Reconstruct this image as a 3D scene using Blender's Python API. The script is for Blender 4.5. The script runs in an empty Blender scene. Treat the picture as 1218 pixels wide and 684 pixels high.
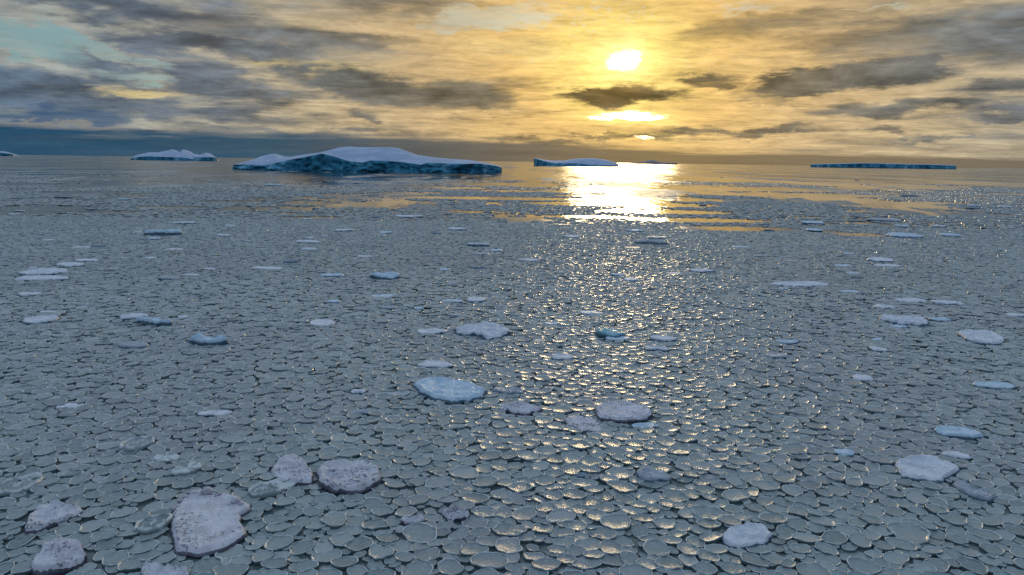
import bpy, bmesh, math, random
import numpy as np
from mathutils import Vector, Matrix, kdtree
random.seed(7); rng = np.random.default_rng(11)
S = bpy.context.scene
COL = S.collection
R = math.radians

# ------------------------------------------------------------------ camera
PW, PH, F = 1218.0, 684.0, 900.0
CAM_H = 10.0
PITCH, ROLL = R(9.46), R(0.776)
cd = bpy.data.cameras.new('camera'); cam = bpy.data.objects.new('camera', cd); COL.objects.link(cam)
cd.sensor_width = 36.0; cd.lens = F / PW * 36.0; cd.clip_start = 0.1; cd.clip_end = 200000.0
MROT = Matrix.Rotation(math.pi/2 - PITCH, 4, 'X') @ Matrix.Rotation(ROLL, 4, 'Z')
cam.matrix_world = Matrix.Translation((0, 0, CAM_H)) @ MROT
S.camera = cam
M3 = MROT.to_3x3(); M3I = M3.inverted()
def ray(px, py): return (M3 @ Vector(((px-PW/2)/F, -(py-PH/2)/F, -1.0)))
def ground(px, py):
    d = ray(px, py); t = -CAM_H / d.z
    return Vector((d.x*t, d.y*t, 0))
def project(p):
    q = M3I @ (Vector(p) - Vector((0, 0, CAM_H)))
    return PW/2 + F*q.x/-q.z, PH/2 - F*q.y/-q.z
def uv(px, py):
    d = ray(px, py).normalized()
    return math.degrees(math.atan2(d.x, d.y)), math.degrees(math.asin(d.z))

# ------------------------------------------------------------------ colour helpers
def lin(r, g, b):
    f = lambda c: ((c/255)/12.92 if c/255 <= .04045 else ((c/255+.055)/1.055)**2.4)
    return (f(r), f(g), f(b), 1.0)
class NT:
    """small helper that writes shader nodes"""
    def __init__(s, tree): s.t = tree; s.n = tree.nodes; s.l = tree.links; s.n.clear()
    def node(s, kind, **kw):
        n = s.n.new(kind)
        for k, v in kw.items(): setattr(n, k, v)
        return n
    def put(s, sock, v):
        if hasattr(v, 'is_output') or isinstance(v, bpy.types.NodeSocket): s.l.new(v, sock)
        else: sock.default_value = v
    def math(s, op, a, b=0.0, c=0.0, clamp=False):
        n = s.node('ShaderNodeMath', operation=op, use_clamp=clamp)
        s.put(n.inputs[0], a); s.put(n.inputs[1], b); s.put(n.inputs[2], c); return n.outputs[0]
    def vmath(s, op, a, b=(0, 0, 0), out=0, scale=None):
        n = s.node('ShaderNodeVectorMath', operation=op)
        s.put(n.inputs[0], a); s.put(n.inputs[1], b)
        if scale is not None: s.put(n.inputs['Scale'], scale)
        return n.outputs[out]
    def mix(s, f, a, b, blend='MIX'):
        n = s.node('ShaderNodeMix', data_type='RGBA', blend_type=blend, clamp_factor=True)
        s.put(n.inputs[0], f); s.put(n.inputs[6], a); s.put(n.inputs[7], b); return n.outputs[2]
    def noise(s, vec, scale, detail=4, rough=.5, dist=0.0, color=False):
        n = s.node('ShaderNodeTexNoise'); s.put(n.inputs['Vector'], vec)
        n.inputs['Scale'].default_value = scale; n.inputs['Detail'].default_value = detail
        n.inputs['Roughness'].default_value = rough; n.inputs['Distortion'].default_value = dist
        return n.outputs['Color' if color else 'Fac']
    def smooth(s, v, lo, hi, a=0.0, b=1.0):
        n = s.node('ShaderNodeMapRange', interpolation_type='SMOOTHSTEP')
        s.put(n.inputs[0], v)
        for i, q in enumerate((lo, hi, a, b)): s.put(n.inputs[1+i], q)
        return n.outputs[0]
    def ramp(s, fac, stops, mode='LINEAR'):
        n = s.node('ShaderNodeValToRGB'); r = n.color_ramp; r.interpolation = mode
        while len(r.elements) < len(stops): r.elements.new(0.5)
        for e, (p, c) in zip(r.elements, stops): e.position = p; e.color = c
        s.put(n.inputs[0], fac); return n.outputs[0]

# ------------------------------------------------------------------ world: evening cloud deck
SUN_AZ, SUN_EL = uv(742, 73)
w = bpy.data.worlds.new('World'); S.world = w; w.use_nodes = True
g = NT(w.node_tree)
dirv = g.node('ShaderNodeTexCoord').outputs['Generated']
sep = g.node('ShaderNodeSeparateXYZ'); g.put(sep.inputs[0], dirv)
X, Y, Z = sep.outputs
U0 = g.math('MULTIPLY', g.math('ARCTAN2', X, Y), 57.29578)
V0 = g.math('MULTIPLY', g.math('ARCSINE', Z), 57.29578)
comb = g.node('ShaderNodeCombineXYZ'); g.put(comb.inputs[0], U0); g.put(comb.inputs[1], V0)
P0 = comb.outputs[0]
flat = g.vmath('MULTIPLY', dirv, (1, 1, 3.4))
wr = g.vmath('SUBTRACT', g.noise(flat, 5.0, 3, .55, color=True), (.5, .5, .5))
wr2 = g.vmath('SUBTRACT', g.noise(flat, 15.0, 8, .66, color=True), (.5, .5, .5))
P = g.vmath('ADD', P0, g.vmath('MULTIPLY', wr, (9.0, 2.4, 0)))
P = g.vmath('ADD', P, g.vmath('MULTIPLY', wr2, (6.5, 2.6, 0)))
fbm = g.noise(flat, 7.5, 8, .62, .3)
fbm2 = g.noise(g.vmath('MULTIPLY', dirv, (1, 1, 6.0)), 11.0, 7, .62, .5)
zc = g.math('ADD', g.math('MAXIMUM', Z, 0.0), .10)
pl = g.node('ShaderNodeCombineXYZ'); g.put(pl.inputs[0], g.math('DIVIDE', X, zc)); g.put(pl.inputs[1], g.math('DIVIDE', Y, zc))
deck = g.noise(g.vmath('MULTIPLY', pl.outputs[0], (.62, 1.0, 1)), 1.25, 8, .60, .35)
deck2 = g.noise(g.vmath('MULTIPLY', pl.outputs[0], (.7, 1.25, 1)), 4.2, 6, .62, .5)
ripple = g.noise(g.vmath('MULTIPLY', dirv, (1, 1, 4.5)), 46.0, 4, .55, .8)

def blob(px, py, wd, ht, ang=0.0, k=1.0, src=None):
    u, v = uv(px, py); u1, _ = uv(px-wd/2, py); u2, _ = uv(px+wd/2, py)
    _, v1 = uv(px, py+ht/2); _, v2 = uv(px, py-ht/2)
    m = g.node('ShaderNodeMapping', vector_type='TEXTURE')
    g.put(m.inputs['Vector'], P if src is None else src)
    m.inputs['Location'].default_value = (u, v, 0)
    m.inputs['Rotation'].default_value = (0, 0, R(ang - 0.8))
    m.inputs['Scale'].default_value = ((u2-u1)/2, (v2-v1)/2, 1)
    L = g.vmath('LENGTH', m.outputs[0], out=1)
    return g.smooth(L, 1.45, 0.35, 0.0, k)
def union(lst):
    a = lst[0]
    for b in lst[1:]: a = g.math('MAXIMUM', a, b)
    return a

ds = g.vmath('LENGTH', g.vmath('MULTIPLY', g.vmath('SUBTRACT', P0, (SUN_AZ, SUN_EL, 0)), (1, 1.35, 0)), out=1)
dsn = g.math('DIVIDE', g.math('ADD', ds, g.math('MULTIPLY', g.math('SUBTRACT', fbm, .5), 7.0)), 60.0, clamp=True)
base = g.ramp(dsn, [(0.0, lin(255, 240, 150)), (.05, lin(254, 220, 124)), (.12, lin(236, 194, 120)), (.24, lin(208, 178, 130)),
                    (.38, lin(190, 172, 140)), (.6, lin(160, 162, 154)), (1.0, lin(146, 158, 162))])
# overhead the same deck, seen with the sky's colour: paler and cooler away from the sun
upc = g.ramp(dsn, [(0.0, lin(255, 244, 210)), (.3, lin(246, 248, 240)), (.6, lin(222, 238, 244)), (1.0, lin(208, 226, 248))])
upc = g.vmath('MULTIPLY', upc, g.vmath('SCALE', (1, 1, 1), scale=g.smooth(Y, -.7, .25, .55, 1.0)))
base = g.mix(g.smooth(V0, 13, 27), base, upc)
streak = g.noise(g.vmath('MULTIPLY', dirv, (1, 1, 9.0)), 7.0, 8, .66, .9)
lum = g.math('ADD', g.math('MULTIPLY', deck2, .85), g.math('ADD', g.math('MULTIPLY', streak, .85), .12))
lum = g.math('ADD', lum, g.math('MULTIPLY', g.math('SUBTRACT', ripple, .5), .62))
lowst = g.noise(g.vmath('MULTIPLY', dirv, (1, 1, 11.0)), 10.0, 7, .64, .5)
lum = g.math('ADD', lum, g.math('MULTIPLY', g.math('SUBTRACT', lowst, .48), g.smooth(V0, 10, 3, .3, 1.3)))
base = g.vmath('MULTIPLY', base, g.vmath('SCALE', (1, 1, 1), scale=lum))
dark = g.ramp(dsn, [(0.0, lin(150, 118, 58)), (.07, lin(110, 94, 64)), (.2, lin(118, 108, 88)), (.36, lin(112, 112, 108)),
                    (.55, lin(98, 108, 120)), (.8, lin(80, 102, 124)), (1.0, lin(76, 98, 122))])
darkhi = g.ramp(dsn, [(0.0, lin(212, 204, 182)), (.4, lin(184, 194, 200)), (1.0, lin(160, 180, 206))])
dark = g.mix(g.smooth(V0, 15, 35), dark, darkhi)
dark = g.vmath('MULTIPLY', dark, g.vmath('SCALE', (1, 1, 1), scale=g.math('ADD', g.math('MULTIPLY', deck2, 1.1), g.math('ADD', g.math('MULTIPLY', fbm, .7), .12))))

clouds = [(100,2,330,40,-5,.85),(240,24,400,44,-3,.62),(240,53,250,34,-2,.95),(400,48,250,20,0,.6),(95,70,150,38,-8,.8),
 (25,104,150,46,0,.78),(245,100,180,44,-15,.85),(340,90,70,18,10,.6),(290,124,170,30,5,.75),(440,108,190,34,-2,.95),
 (535,113,160,40,0,.85),(430,137,50,14,0,.7),(110,122,300,18,0,.55),(130,152,330,14,0,.6),(500,8,220,38,0,.55),
 (722,115,140,24,4,1.25),(740,108,70,20,0,1.0),(835,98,120,15,4,.8),(885,152,200,13,0,.85),(750,158,150,8,0,.6),(650,165,150,12,0,.62),
 (985,97,240,32,7,1.35),(1060,80,140,26,10,1.2),(1185,108,160,28,3,.65),(1050,134,250,20,3,.78),(1205,38,160,70,0,.55),
 (865,34,150,50,8,.5),(1080,48,330,56,0,.62),(960,20,200,30,0,.4),(1190,140,120,12,2,.6),(1090,162,130,8,0,.55),(620,112,90,36,0,.42),(340,150,420,12,0,.45),
 (640,60,100,14,0,.33),(560,140,120,8,0,.4),(930,128,120,8,0,.4)]
gaps = [(30,48,160,46,-12,1.1),(105,48,170,24,-20,.9),(145,88,140,14,-6,1.0),(175,72,110,12,-22,.8),(590,25,170,30,4,.85),(10,72,50,20,0,.9),(650,10,70,16,0,.6),
        (525,36,60,16,0,.6),(905,4,130,12,0,.55),(1060,11,70,4,0,.8)]
gp = union([blob(*c) for c in gaps])
gapblob = gp
den = union([blob(*c) for c in clouds])
# beyond the frame the deck goes on with ordinary broken cloud
wild = g.math('MULTIPLY', g.smooth(V0, 14, 20), .52)
wild = g.math('MAXIMUM', wild, g.math('MULTIPLY', g.smooth(g.math('ABSOLUTE', U0), 35, 42), .5))
den = g.math('MAXIMUM', den, wild)
den = g.math('ADD', den, g.math('MULTIPLY', g.math('SUBTRACT', fbm, .5), .95))
den = g.math('ADD', den, g.math('MULTIPLY', g.math('SUBTRACT', deck, .5), 1.5))
den = g.math('ADD', den, g.math('MULTIPLY', g.math('SUBTRACT', deck2, .5), .45))
den = g.math('ADD', den, g.math('MULTIPLY', g.math('SUBTRACT', streak, .5), -.6))
den = g.math('ADD', den, g.math('MULTIPLY', g.smooth(ds, 5, 26), .24))
den = g.math('SUBTRACT', den, g.math('MULTIPLY', g.math('SUBTRACT', lowst, .5), g.smooth(V0, 9, 3, .5, 1.6)))
den = g.math('SUBTRACT', den, g.math('MULTIPLY', gapblob, .55))
dmask = g.smooth(den, .02, 1.0)

ripple2 = g.noise(g.vmath('MULTIPLY', dirv, (1, 1, 3.2)), 95.0, 3, .6, 1.2)
gpm = g.smooth(g.math('ADD', gp, g.math('MULTIPLY', g.math('SUBTRACT', ripple, .5), .9)), .25, .8)
mack = g.math('MULTIPLY', union([blob(700,18,170,50,0,1.0), blob(640,70,150,26,0,.5), blob(860,70,160,30,0,.45)]), g.smooth(ripple2, .50, .66))
gpm = g.math('MULTIPLY', gpm, g.smooth(g.math('ADD', g.math('MULTIPLY', streak, .5), g.math('MULTIPLY', fbm, .5)), .64, .36, .25, .92))
gpm = g.math('MAXIMUM', gpm, g.math('MULTIPLY', mack, .55))
navy = g.smooth(blob(72,137,150,24,0,1.0), .1, 1.0)

cream = union([blob(120,106,150,16,0,1.0), blob(365,84,190,26,-6,1.0), blob(600,60,200,40,0,.5)])
creamc = g.vmath('SCALE', lin(225, 202, 140)[:3], scale=g.math('ADD', g.math('MULTIPLY', ripple, .8), .55))
col = g.mix(g.math('MULTIPLY', g.smooth(cream, .2, .8), .8), base, creamc)
gapcol = g.mix(g.smooth(U0, -34, 0), lin(112, 160, 172), lin(140, 166, 164))
col = g.mix(gpm, col, gapcol)
fbs = g.noise(g.vmath('ADD', flat, (0, 0, .05)), 7.5, 8, .62, .3)
dks = g.noise(g.vmath('ADD', flat, (0, 0, .03)), 16.0, 7, .62, .3); dk0 = g.noise(flat, 16.0, 7, .62, .3)
relief = g.math('ADD', g.math('MULTIPLY', g.math('SUBTRACT', fbm, fbs), 2.1), g.math('MULTIPLY', g.math('SUBTRACT', dk0, dks), 1.0))
dark = g.vmath('MULTIPLY', dark, g.vmath('SCALE', (1, 1, 1), scale=g.math('MAXIMUM', g.math('ADD', 1.04, relief), .6)))
col = g.mix(dmask, col, dark)
col = g.mix(g.math('MULTIPLY', navy, .8), col, lin(46, 82, 118))
# the low bank along the horizon
strat = g.noise(g.vmath('MULTIPLY', dirv, (1, 1, 26.0)), 3.2, 5, .6)
edge = g.math('ADD', V0, g.math('MULTIPLY', g.math('SUBTRACT', strat, .5), -2.4))
topv = g.node('ShaderNodeMapRange'); g.put(topv.inputs[0], U0)
for i, q in enumerate((-34, 30, 1.75, .65)): topv.inputs[1+i].default_value = q
band = g.smooth(g.math('SUBTRACT', edge, topv.outputs[0]), .45, -.35)
un = g.math('DIVIDE', g.math('ADD', U0, 40), 80, clamp=True)
bankc = g.ramp(un, [(.05, lin(14, 68, 100)), (.28, lin(38, 76, 100)), (.42, lin(78, 84, 88)), (.56, lin(120, 106, 84)), (.64, lin(132, 114, 82)), (.8, lin(118, 104, 84)), (1.0, lin(112, 104, 92))])
bankc = g.vmath('MULTIPLY', bankc, g.vmath('SCALE', (1, 1, 1), scale=g.math('ADD', g.math('MULTIPLY', strat, .8), .62)))
veil = union([blob(60,146,260,10,2,.9), blob(260,150,260,12,0,.8), blob(440,150,200,9,0,.5)])
col = g.mix(g.math('MULTIPLY', g.smooth(veil, .3, .9), .75), col, lin(142, 140, 134))
col = g.mix(g.math('MULTIPLY', band, .93), col, bankc)
# a paler veil just above the bank at the left
# where the sun comes through the deck
Pf = g.vmath('ADD', P0, g.vmath('MULTIPLY', wr2, (1.6, 1.1, 0)))
core = union([blob(742,73,44,27,8,1.0,Pf), blob(750,138,84,12,1,1.0,Pf), blob(722,141,46,7,2,.8,Pf), blob(764,163,30,5,0,.62,Pf)])
core = g.smooth(g.math('MULTIPLY', core, g.math('ADD', 1.0, g.math('MULTIPLY', g.math('SUBTRACT', ripple2, .5), 2.4))), .12, 1.0)
halo = union([blob(742,74,112,56,0,.6,Pf), blob(748,140,150,26,0,.8,Pf), blob(760,162,110,12,0,.6,Pf), blob(745,74,330,120,0,.16,Pf)])
halo = g.math('MULTIPLY', halo, g.math('SUBTRACT', 1.0, g.math('MULTIPLY', dmask, .8)))
col = g.vmath('ADD', col, g.vmath('SCALE', (.52, .38, .10), scale=halo))
glow = g.math('EXPONENT', g.math('MULTIPLY', g.math('MAXIMUM', g.math('ADD', ds, g.math('MULTIPLY', g.math('SUBTRACT', ripple2, .5), 2.2)), 0), -.75))
col = g.vmath('ADD', col, g.vmath('SCALE', (.75, .60, .28), scale=g.math('MULTIPLY', g.math('MULTIPLY', glow, g.smooth(ripple, .3, .7, .45, 1.35)), g.math('SUBTRACT', 1.0, g.math('MULTIPLY', dmask, .7)))))
col = g.vmath('ADD', col, g.vmath('SCALE', (9.0, 6.6, 3.2), scale=g.math('POWER', core, 2.2)))
# below the horizon nothing but a dull ground tone
col = g.mix(g.smooth(V0, -.5, -2), col, (.05, .07, .08, 1))
skyt = g.node('ShaderNodeTexSky', sky_type='NISHITA', sun_disc=False)
skyt.sun_elevation = R(SUN_EL); skyt.sun_rotation = R(SUN_AZ)
bg1 = g.node('ShaderNodeBackground'); g.put(bg1.inputs[0], skyt.outputs[0]); bg1.inputs[1].default_value = .08
bg2 = g.node('ShaderNodeBackground'); g.put(bg2.inputs[0], col); bg2.inputs[1].default_value = 1.0
mx = g.node('ShaderNodeMixShader')
thin = g.math('MULTIPLY', gpm, g.math('SUBTRACT', 1.0, dmask)); g.put(mx.inputs[0], g.math('MULTIPLY', thin, .25))
g.l.new(bg2.outputs[0], mx.inputs[1]); g.l.new(bg1.outputs[0], mx.inputs[2])
wo = g.node('ShaderNodeOutputWorld'); g.l.new(mx.outputs[0], wo.inputs[0])
w.cycles.sampling_method = 'MANUAL'; w.cycles.sample_map_resolution = 512

sl = bpy.data.lights.new('sun', 'SUN'); so = bpy.data.objects.new('sun', sl); COL.objects.link(so)
sl.energy = 0.5; sl.angle = R(8); sl.color = (1.0, .74, .40)
sd = Vector((math.sin(R(SUN_AZ))*math.cos(R(SUN_EL)), math.cos(R(SUN_AZ))*math.cos(R(SUN_EL)), math.sin(R(SUN_EL))))
so.rotation_euler = sd.to_track_quat('Z', 'Y').to_euler(); so.location = (0, 0, 50)

S.view_settings.view_transform = 'Standard'; S.view_settings.look = 'None'
S.view_settings.exposure = 0.0; S.view_settings.gamma = 1.0

# ------------------------------------------------------------------ materials
def mat(name):
    m = bpy.data.materials.new(name); m.use_nodes = True
    h = NT(m.node_tree); p = h.node('ShaderNodeBsdfPrincipled'); o = h.node('ShaderNodeOutputMaterial')
    h.l.new(p.outputs[0], o.inputs[0]); return m, h, p
def bump(h, p, height, strength=.3, dist=.02):
    b = h.node('ShaderNodeBump'); b.inputs['Strength'].default_value = strength; b.inputs['Distance'].default_value = dist
    h.put(b.inputs['Height'], height); h.l.new(b.outputs[0], p.inputs['Normal'])

def disc_material():
    m, h, p = mat('pancake_ice')
    pos = h.node('ShaderNodeNewGeometry').outputs['Position']
    rim = h.node('ShaderNodeAttribute', attribute_name='rim').outputs['Fac']
    tint = h.node('ShaderNodeAttribute', attribute_name='tint').outputs['Fac']
    n1 = h.noise(pos, 5.5, 5, .6); n2 = h.noise(pos, 34, 4, .6); n0 = h.noise(pos, .09, 3, .5)
    plate = h.ramp(h.math('ADD', h.math('MULTIPLY', tint, .62), h.math('MULTIPLY', n1, .38)),
                   [(.12, (.155, .205, .21, 1)), (.5, (.24, .295, .297, 1)), (.88, (.37, .42, .42, 1))])
    plate = h.mix(h.smooth(n0, .42, .62, 0, .35), plate, (.21, .215, .25, 1))
    f = h.smooth(h.math('ADD', rim, h.math('MULTIPLY', h.math('SUBTRACT', n2, .5), .9)), .3, .85)
    c = h.mix(h.math('MULTIPLY', f, .85), plate, (.60, .66, .68, 1))
    frost = h.smooth(h.noise(pos, 9, 6, .7), .50, .70, 0, .55)
    c = h.mix(frost, c, (.40, .46, .48, 1))
    c = h.mix(h.smooth(rim, -.02, -.45), c, (.09, .13, .14, 1))  # wet disc sides, painted dark so the gaps read as shaded crescents
    h.put(p.inputs['Base Color'], c)
    h.put(p.inputs['Roughness'], h.math('ADD', h.math('MULTIPLY', f, .3), h.math('ADD', .05, h.math('MULTIPLY', n1, .24))))
    p.inputs['IOR'].default_value = 1.42
    bump(h, p, h.math('ADD', h.math('MULTIPLY', n2, .5), h.noise(pos, 8, 4, .6)), .5, .035)
    return m
def snow_material(name, ca, cb, cc, scale=6.0, rough=.6, pits=.5, bs=.5):
    m, h, p = mat(name)
    pos = h.node('ShaderNodeNewGeometry').outputs['Position']
    n1 = h.noise(pos, scale*.45, 5, .6); n2 = h.noise(pos, scale*2.2, 5, .65); n3 = h.noise(pos, scale*7, 4, .6)
    c = h.mix(h.smooth(n1, .35, .65), ca, cb)
    c = h.mix(h.smooth(n2, .54, .70, 0, pits), c, cc)
    h.put(p.inputs['Base Color'], c); p.inputs['Roughness'].default_value = rough; p.inputs['IOR'].default_value = 1.31
    bump(h, p, h.math('ADD', n2, h.math('MULTIPLY', n3, .4)), bs, .05)
    return m
M = {}
M['disc'] = disc_material()
M['snow'] = snow_material('wind_packed_snow', (.52, .57, .64, 1), (.72, .76, .82, 1), (.33, .39, .48, 1), 5, .6, .7, .8)
M['blue'] = snow_material('blue_white_ice', (.36, .52, .64, 1), (.58, .70, .80, 1), (.18, .36, .48, 1), 5, .45)
M['grey'] = snow_material('slushy_grey_ice', (.30, .35, .40, 1), (.42, .47, .53, 1), (.20, .25, .30, 1), 6, .4)
def pitted_material():
    m, h, p = mat('pitted_lilac_snow')
    pos = h.node('ShaderNodeNewGeometry').outputs['Position']
    n1 = h.noise(pos, 2.2, 5, .6); n2 = h.noise(pos, 13, 4, .6, .3); n3 = h.noise(pos, 42, 4, .65); n4 = h.noise(pos, 1.5, 3, .5)
    c = h.mix(h.smooth(n1, .35, .65), (.52, .53, .59, 1), (.72, .73, .79, 1))
    c = h.mix(h.smooth(n3, .50, .72, 0, .6), c, (.80, .82, .88, 1))
    spots = h.smooth(h.math('ADD', n2, h.math('MULTIPLY', h.math('SUBTRACT', n4, .5), .55)), .60, .66)  # dark specks that also paint the shading of the pits into the colour
    c = h.mix(h.math('MULTIPLY', spots, .85), c, (.22, .20, .26, 1))
    h.put(p.inputs['Base Color'], c); p.inputs['Roughness'].default_value = .6; p.inputs['IOR'].default_value = 1.31
    bump(h, p, h.math('SUBTRACT', h.math('ADD', h.math('MULTIPLY', n3, .5), n1), h.math('MULTIPLY', spots, .6)), 1.0, .06); return m
M['pink'] = pitted_material()
snow_material('pitted_lilac_snow', (.47, .47, .53, 1), (.64, .64, .71, 1), (.24, .22, .28, 1), 6, .6, .85, .9)
M['dark'] = snow_material('wet_dark_ice', (.10, .17, .23, 1), (.20, .28, .36, 1), (.07, .12, .17, 1), 5, .3)
M['turq'] = snow_material('turquoise_glacier_ice', (.10, .30, .36, 1), (.30, .52, .60, 1), (.05, .18, .24, 1), 3, .15, .4, .3)
M['side'] = snow_material('shaded_wet_ice_edge', (.06, .11, .16, 1), (.15, .22, .28, 1), (.03, .06, .09, 1), 5, .3)  # wet blue ice with the contact shadow darkened into its colour
M['sidepink'] = snow_material('shaded_lilac_ice_edge', (.055, .06, .085, 1), (.13, .13, .17, 1), (.035, .035, .055, 1), 5, .4)  # shadow on the lower side of lilac floes, painted into the colour
M['chunk'] = snow_material('brown_tinged_chunk', (.36, .33, .39, 1), (.56, .53, .61, 1), (.20, .175, .22, 1), 8, .5)
def berg_snow():
    m, h, p = mat('iceberg_snow')
    pos = h.node('ShaderNodeNewGeometry').outputs['Position']
    n = h.noise(h.vmath('MULTIPLY', pos, (1, 1, 3)), .06, 5, .55)
    c = h.mix(h.smooth(n, .35, .7), (.27, .37, .52, 1), (.39, .49, .65, 1)); h.put(p.inputs['Base Color'], c)
    p.inputs['Roughness'].default_value = .7; bump(h, p, h.noise(pos, .3, 5, .6), .4, .6); return m
def berg_cliff():
    m, h, p = mat('iceberg_cliff_ice')
    pos = h.node('ShaderNodeNewGeometry').outputs['Position']
    st = h.vmath('MULTIPLY', pos, (1, 1, .55))
    n = h.noise(st, .05, 5, .58, .6); n2 = h.noise(st, .22, 6, .65)
    v = h.math('ADD', h.math('MULTIPLY', n, .7), h.math('MULTIPLY', n2, .3))
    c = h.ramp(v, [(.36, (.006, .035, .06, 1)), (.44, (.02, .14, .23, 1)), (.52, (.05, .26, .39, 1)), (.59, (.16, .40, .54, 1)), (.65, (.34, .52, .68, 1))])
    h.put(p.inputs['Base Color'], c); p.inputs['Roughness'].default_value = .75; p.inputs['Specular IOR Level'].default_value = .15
    bump(h, p, n2, .5, .8); return m
M['bsnow'] = berg_snow(); M['bcliff'] = berg_cliff()
def hazy():
    m, h, p = mat('haze_tinted_ice'); p.inputs['Base Color'].default_value = (.20, .18, .22, 1); p.inputs['Roughness'].default_value = .8; return m  # haze and shade on the distant berg are put into its base colour
M['far'] = hazy()

LEADS = [(1030,279.5,72,3.6),(985,276,50,2.5),(875,272,150,5),(830,262,170,4),(1065,269,30,2.5),(1035,266,40,2),(130,252.5,90,2.6),(60,246,130,2.2),(205,247,90,2.6),
 (370,259,70,2.4),(1120,241,70,2),(560,252,90,2.6),(740,243,230,4),(600,236,280,3),(100,229,120,2.6),(270,240,80,2),(400,243,90,2.2),(950,232,260,3),(850,225,320,3),(700,258,120,3),(790,252,160,4)]
def lead_ell(px, py, wd, ht):
    c = ground(px, py); a = ground(px-wd/2, py); b = ground(px+wd/2, py); n = ground(px, py+ht/2); f = ground(px, py-ht/2)
    return (c.x, (n.y+f.y)/2, (b.x-a.x)/2, (f.y-n.y)/2*1.35)
LE = [lead_ell(*l) for l in LEADS]
def water_material():
    m, h, p = mat('sea_water')
    geo = h.node('ShaderNodeNewGeometry'); pos = geo.outputs['Position']
    sp = h.node('ShaderNodeSeparateXYZ'); h.put(sp.inputs[0], pos)
    d = h.vmath('LENGTH', pos, out=1)
    # skin of young ice over the sea away from the ship, broken by leads of open water
    big = h.noise(pos, .006, 4, .55, .4); mid = h.noise(h.vmath('MULTIPLY', pos, (.7, 1.5, 1)), .03, 6, .62, .5)
    fld = h.math('ADD', h.math('MULTIPLY', big, .5), h.math('MULTIPLY', mid, .5))
    far = h.math('ADD', h.smooth(d, 150, 450, .0, .075), h.smooth(d, 430, 800, 0, .13))
    wind = h.noise(h.vmath('MULTIPLY', pos, (1, .20, 1)), .022, 7, .66, .4)
    lead = h.smooth(h.math('ADD', fld, far), .60, .62)
    lead = h.math('MAXIMUM', lead, h.math('MULTIPLY', h.smooth(wind, .545, .57), h.smooth(d, 170, 300)))
    lead = h.math('MAXIMUM', lead, h.math('MULTIPLY', h.smooth(wind, .44, .46), h.smooth(d, 118, 150)))
    lead = h.math('MULTIPLY', lead, h.smooth(wind, .40, .43))
    wpos = h.vmath('ADD', pos, h.vmath('MULTIPLY', h.vmath('SUBTRACT', h.noise(pos, .12, 5, .65, color=True), (.5, .5, .5)), (22, 9, 0)))
    rag = h.math('MULTIPLY', h.math('SUBTRACT', h.noise(h.vmath('MULTIPLY', pos, (1, .35, 1)), .5, 6, .74), .43), 2.6)
    for (lx, ly, la, lb) in LE:
        mp = h.node('ShaderNodeMapping', vector_type='TEXTURE'); h.put(mp.inputs['Vector'], wpos)
        mp.inputs['Location'].default_value = (lx, ly, 0); mp.inputs['Scale'].default_value = (la, lb, 1)
        lead = h.math('MAXIMUM', lead, h.smooth(h.math('ADD', h.vmath('LENGTH', mp.outputs[0], out=1), rag), 1.04, .96))
    ice = h.math('MULTIPLY', h.math('SUBTRACT', 1.0, lead), h.smooth(d, 84, 92))
    vo = h.node('ShaderNodeTexVoronoi', feature='F1'); h.put(vo.inputs['Vector'], pos); vo.inputs['Scale'].default_value = 1.25
    vd = h.node('ShaderNodeTexVoronoi', feature='DISTANCE_TO_EDGE'); h.put(vd.inputs['Vector'], pos); vd.inputs['Scale'].default_value = 1.25
    tone = h.ramp(h.noise(pos, .035, 8, .68), [(.38, (.11, .135, .15, 1)), (.60, (.25, .265, .27, 1))])
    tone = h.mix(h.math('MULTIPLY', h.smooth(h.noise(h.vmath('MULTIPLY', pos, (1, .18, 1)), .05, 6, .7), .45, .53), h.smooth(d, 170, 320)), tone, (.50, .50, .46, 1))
    tone = h.mix(h.smooth(vd.outputs['Distance'], .05, .12, .6, 0), tone, (.04, .07, .08, 1))
    tone = h.mix(h.smooth(vd.outputs['Distance'], .10, .2, .0, 1), h.mix(.5, tone, (.35, .39, .41, 1)), tone)
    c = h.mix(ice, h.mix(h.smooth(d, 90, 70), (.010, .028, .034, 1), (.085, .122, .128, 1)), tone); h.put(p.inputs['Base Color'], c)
    band = h.noise(h.vmath('MULTIPLY', pos, (1, .25, 1)), .009, 8, .7, .3)
    lr = h.math('ADD', h.smooth(d, 300, 900, .04, .09), h.math('MULTIPLY', h.smooth(band, .42, .58), h.smooth(d, 150, 600, .02, .12)))
    h.put(p.inputs['Roughness'], h.math('ADD', h.math('MULTIPLY', lr, h.math('SUBTRACT', 1.0, ice)), h.math('MULTIPLY', ice, .42)))
    p.inputs['IOR'].default_value = 1.333
    h.put(p.inputs['Specular IOR Level'], h.math('SUBTRACT', .40, h.math('MULTIPLY', ice, .34)))
    rv = h.vmath('MULTIPLY', h.vmath('SUBTRACT', vo.outputs['Color'], (.5, .5, .5)), (.36, .36, 0))
    tilt = h.vmath('SCALE', rv, scale=ice)
    gust = h.smooth(h.noise(h.vmath('MULTIPLY', pos, (1, .25, 1)), .016, 7, .7), .45, .55, .35, 1.7)
    wv = h.vmath('MULTIPLY', h.vmath('SUBTRACT', h.noise(pos, 1.7, 3, .5, color=True), (.5, .5, .5)), (.15, .15, 0))
    wv = h.vmath('SCALE', wv, scale=gust)
    nrm = h.vmath('NORMALIZE', h.vmath('ADD', h.vmath('ADD', geo.outputs['Normal'], tilt), wv))
    h.l.new(nrm, p.inputs['Normal']); return m
M['water'] = water_material()

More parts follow.
